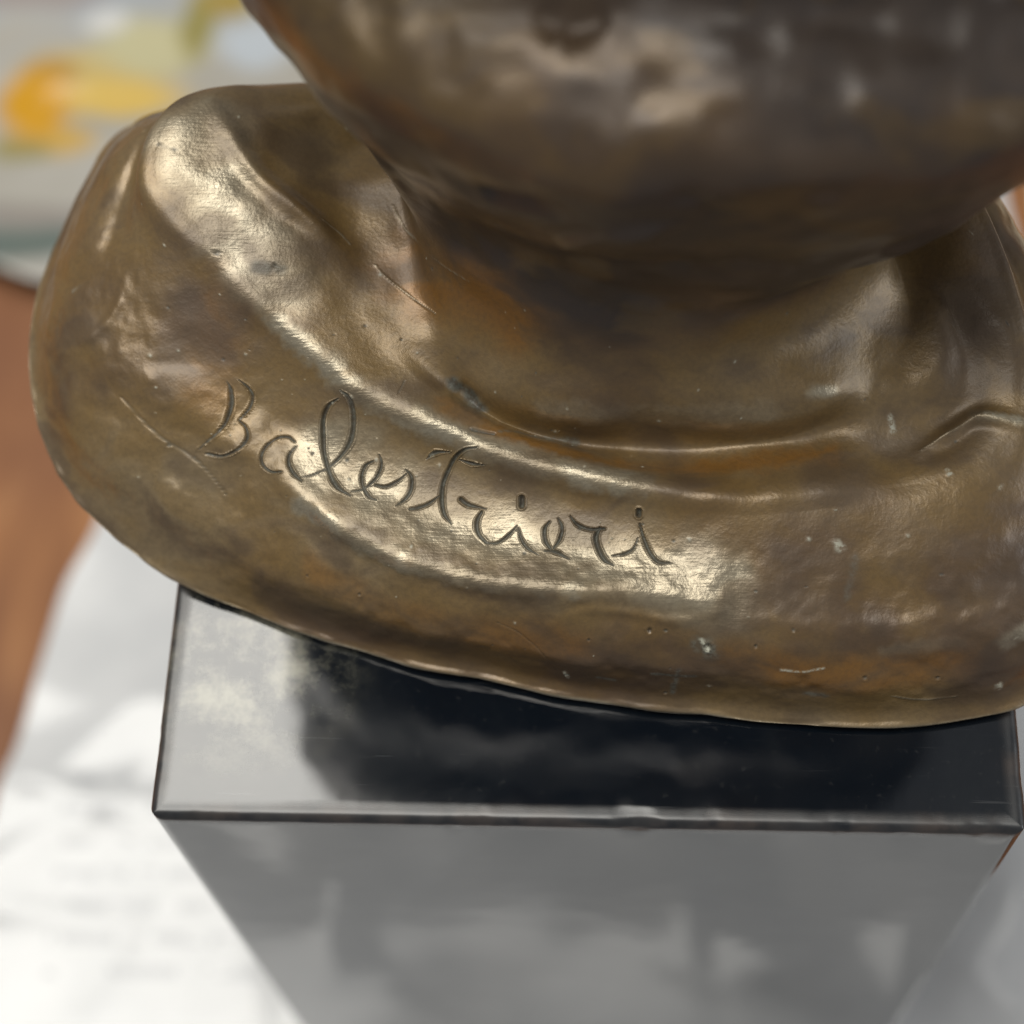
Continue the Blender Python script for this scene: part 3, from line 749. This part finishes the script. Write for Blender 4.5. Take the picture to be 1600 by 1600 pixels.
def make_bust():
    G, lev = bust_base()
    NR, NTH = G.shape[:2]
    base = G.reshape(-1, 3)
    LV = np.repeat(lev, NTH)
    nrm = grid_normals(G).reshape(-1, 3)
    V = len(base)
    disp = np.zeros(V)
    worn, dirt, rust, pale = (np.zeros(V) for _ in range(4))
    top = (LV > 6)
    # the modeller's hand: broad and small lumps
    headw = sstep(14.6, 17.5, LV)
    rimw = sstep(4.6, 5.8, LV) * sstep(10.0, 8.0, LV)
    neckw = sstep(13.5, 15, LV) * sstep(18.5, 17, LV)
    disp += rimw * (0.00022 * vnoise(base, 0.0035, 17) + 0.00008 * vnoise(base, 0.0013, 18)) + neckw * 0.0006 * vnoise(base, 0.009, 19)
    disp += headw * (0.0003 * vnoise(base * np.array([0.6, 1, 1]), 0.0075, 20) + 0.00025 * vnoise(base, 0.0032, 22))
    disp += (0.00022 + 0.0009 * headw) * vnoise(base, 0.013, 1) + 0.00012 * vnoise(base, 0.005, 2) + 0.00003 * vnoise(base, 0.002, 3)
    disp += 0.0006 * headw * vnoise(base, 0.024, 8)
    crestw = np.exp(-((LV - 11.4) / 1.3) ** 2)
    disp += crestw * (0.00060 * vnoise(base, 0.0085, 23) + 0.00014 * vnoise(base, 0.003, 24))
    footw = np.exp(-((LV - 13.5) / 1.6) ** 2)
    disp += footw * (0.0006 * vnoise(base, 0.010, 15) + 0.0002 * vnoise(base, 0.0035, 16))
    lipw = np.exp(-((LV - 4.3) / 0.5) ** 2)
    disp += lipw * (0.00025 * vnoise(base, 0.006, 12) + 0.00018 * vnoise(base, 0.0022, 13))
    # broad forms: ridges and hollows
    for poly, w, hgt in FORMS:
        p = smooth_line(np.array(poly) / 1000.0)
        ids = near(base, p, w * 0.003)
        t = np.linspace(0, 1, len(p))
        d, tp = seg_dist(base[ids], p, 0.25 + 0.75 * sstep(0, 0.3, t) * sstep(1, 0.7, t))
        disp[ids] += tp * hgt / 1000.0 * np.exp(-0.5 * (d / (w / 1000.0)) ** 2)
    worn += 0.9 * np.exp(-((LV - 3.9) / 0.35) ** 2)          # the bare lower lip, its line of bounced light put into the colour
    # patches of wear, oxide, dirt, residue
    for kind, poly, w, amt in PATCHES:
        p = smooth_line(np.array(poly) / 1000.0)
        ids = near(base, p, w * 0.0025)
        d, _ = seg_dist(base[ids], p, np.zeros(len(p)))
        q = d / (w / 1000.0) + 0.55 * fbm(base[ids], 0.004 if w > 2 else 0.0012, 40, 3)
        val = amt * sstep(1.25, 0.15, q)
        arr = {'worn': worn, 'dirt': dirt, 'rust': rust, 'pale': pale}[kind]
        arr[ids] = np.maximum(arr[ids], val)
        if kind == 'pale': disp[ids] += 0.00010 * val * (0.6 + 0.8 * vnoise(base[ids], 0.0005, 41))
    # scattered crumbs of dust and tiny casting pits
    rng = np.random.default_rng(7)
    cand = np.nonzero((LV > 5.5) & (LV < 16))[0]
    for q in rng.choice(cand, 170):
        r = 0.00007 + 0.00018 * rng.random() ** 3
        a, b = divmod(int(q), NTH)
        ids = (np.arange(max(0, a - 8), min(NR, a + 9))[:, None] * NTH + np.arange(b - 8, b + 9)[None] % NTH).ravel()
        d = np.linalg.norm(base[ids] - base[q], axis=1) / r
        g = np.exp(-d ** 2)
        if rng.random() < 0.6:
            pale[ids] = np.maximum(pale[ids], 0.8 * g)
            disp[ids] += 0.00006 * g
        else:
            dirt[ids] = np.maximum(dirt[ids], g)
            disp[ids] -= 0.00008 * g
    # pits
    for (x, y, z), r, dep in PITS:
        p = np.array([[x, y, z]]) / 1000.0
        ids = near(base, p, r * 0.003)
        d = np.linalg.norm(base[ids] - p[0], axis=1) / (r / 1000.0)
        d = d * (1 + 0.25 * vnoise(base[ids], r * 0.0008, 44))
        disp[ids] += dep / 1000.0 * (-(1 - sstep(0.2, 1.0, d)) + 0.25 * np.exp(-((d - 1.15) / 0.25) ** 2))
        dirt[ids] = np.maximum(dirt[ids], 0.75 * (1 - sstep(0.45, 1.0, d)))
    # fine scratches and raised seams
    for poly, w, hgt, dk in SCRATCHES:
        p = smooth_line(np.array(poly) / 1000.0)
        n = len(p)
        ww = w / 1000.0 * (0.35 + 0.65 * np.sin(np.linspace(0.12, 0.93, n) * np.pi))
        ids = near(base, p, 0.0012)
        d, bw = seg_dist(base[ids], p, ww)
        q = d / np.maximum(bw, 1e-6)
        disp[ids] += hgt / 1000.0 * np.exp(-q ** 2)
        if hgt > 0: worn[ids] = np.maximum(worn[ids], 0.8 * np.exp(-q ** 2) * (1 - dk))
        else: dirt[ids] = np.maximum(dirt[ids], dk * np.exp(-q ** 2))
    # the inscription, cut with a graver: V grooves with a thrown-up burr
    letter = np.full(V, -1)
    cut = np.zeros(V)
    burr = np.zeros(V)
    for li, strokes in enumerate(LETTERS):
        for pts, widths in strokes:
            p0 = np.array(pts) / 1000.0
            if len(p0) > 2:
                p = smooth_line(p0, 6)
                w = np.interp(np.linspace(0, 1, len(p)), np.linspace(0, 1, len(widths)), widths) / 1000.0
            else:
                p = p0
                w = np.interp([0, 1], np.linspace(0, 1, len(widths)), widths) / 1000.0
            ids = near(base, p, 0.0016)
            d, bw = seg_dist(base[ids], p, w)
            bw = np.maximum(bw * (1 + 0.10 * vnoise(base[ids], 0.0012, 61)), 0.00005)
            q = d / bw
            depth = np.minimum(bw * 1.3, 0.00066) * (0.85 + 0.3 * vnoise(base[ids], 0.0030, 66))
            c_ = depth * np.clip(1 - q ** 1.3, 0, 1)
            m = c_ > cut[ids]
            cut[ids[m]] = c_[m]
            on = q < 1.0
            letter[ids[on]] = li
            b_ = 0.00015 * (1 + 0.8 * vnoise(base[ids], 0.0011, 64)) * np.exp(-((q - 1.22) / 0.24) ** 2)
            burr[ids] = np.maximum(burr[ids], b_)
            dirt[ids] = np.maximum(dirt[ids], 0.95 * sstep(1.0, 0.55, q))
    rough_floor = 0.00005 * vnoise(base, 0.0005, 62)
    disp += np.where(cut > 0, -cut + rough_floor * (cut > 0.0001), burr)
    co = base + nrm * disp[:, None]
    G2 = co.reshape(NR, NTH, 3)
    n2 = grid_normals(G2).reshape(-1, 3)
    tone = np.clip(0.5 - 0.42 * headw + 0.75 * fbm(base, 0.026, 90, 4), 0, 1)  # head and neck darker: dark patina, with the neck's shade put into the colour
    wob = np.stack([vnoise(base, 0.006, 70 + a) for a in range(3)], 1) * 0.0022
    stretch = (base + wob) * np.array([0.55, 1.0, 1.0])
    mottle = np.clip(0.5 + 0.80 * fbm(stretch, 0.0048, 95, 5), 0, 1)
    i = np.arange(NR * NTH).reshape(NR, NTH)
    j = np.roll(i, -1, 1)
    F = np.stack([i[:-1], j[:-1], j[1:], i[1:]], -1).reshape(-1, 4)
    FL = np.repeat(0.5 * (lev[:-1] + lev[1:]), NTH)
    fl = letter[F]
    f_letter = np.where((fl >= 0).sum(1) >= 2, fl.max(1), -1)
    bust = bpy.data.objects.new("bronze_bust", None)
    COL.objects.link(bust)
    bust.location = (0.007, 0.069, 0.0)
    tag(bust, "brown patinated bronze bust with an incised signature on its collar-like base", "bust")
    off = np.array([0.007, 0.069, 0.0])
    def piece(name, fm, parent, caps=()):
        f = F[fm]
        used, inv = np.unique(f, return_inverse=True)
        f = inv.reshape(f.shape)
        me = np_mesh(name, co[used] - off, f)
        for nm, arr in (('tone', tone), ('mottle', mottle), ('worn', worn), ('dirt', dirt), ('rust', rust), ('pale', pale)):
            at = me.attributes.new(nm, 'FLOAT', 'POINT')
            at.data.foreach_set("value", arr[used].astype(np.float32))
        me.normals_split_custom_set_from_vertices(n2[used].astype(np.float32))
        o = lnk(name, me, M_BRONZE, parent)
        return o
    col = piece("collar", (FL < 14) & (f_letter < 0), bust)
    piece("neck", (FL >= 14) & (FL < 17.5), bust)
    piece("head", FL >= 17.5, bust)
    names = "Balestrieri"
    for li, ch in enumerate(names):
        o = piece("letter", f_letter == li, col)
    return bust
make_bust()
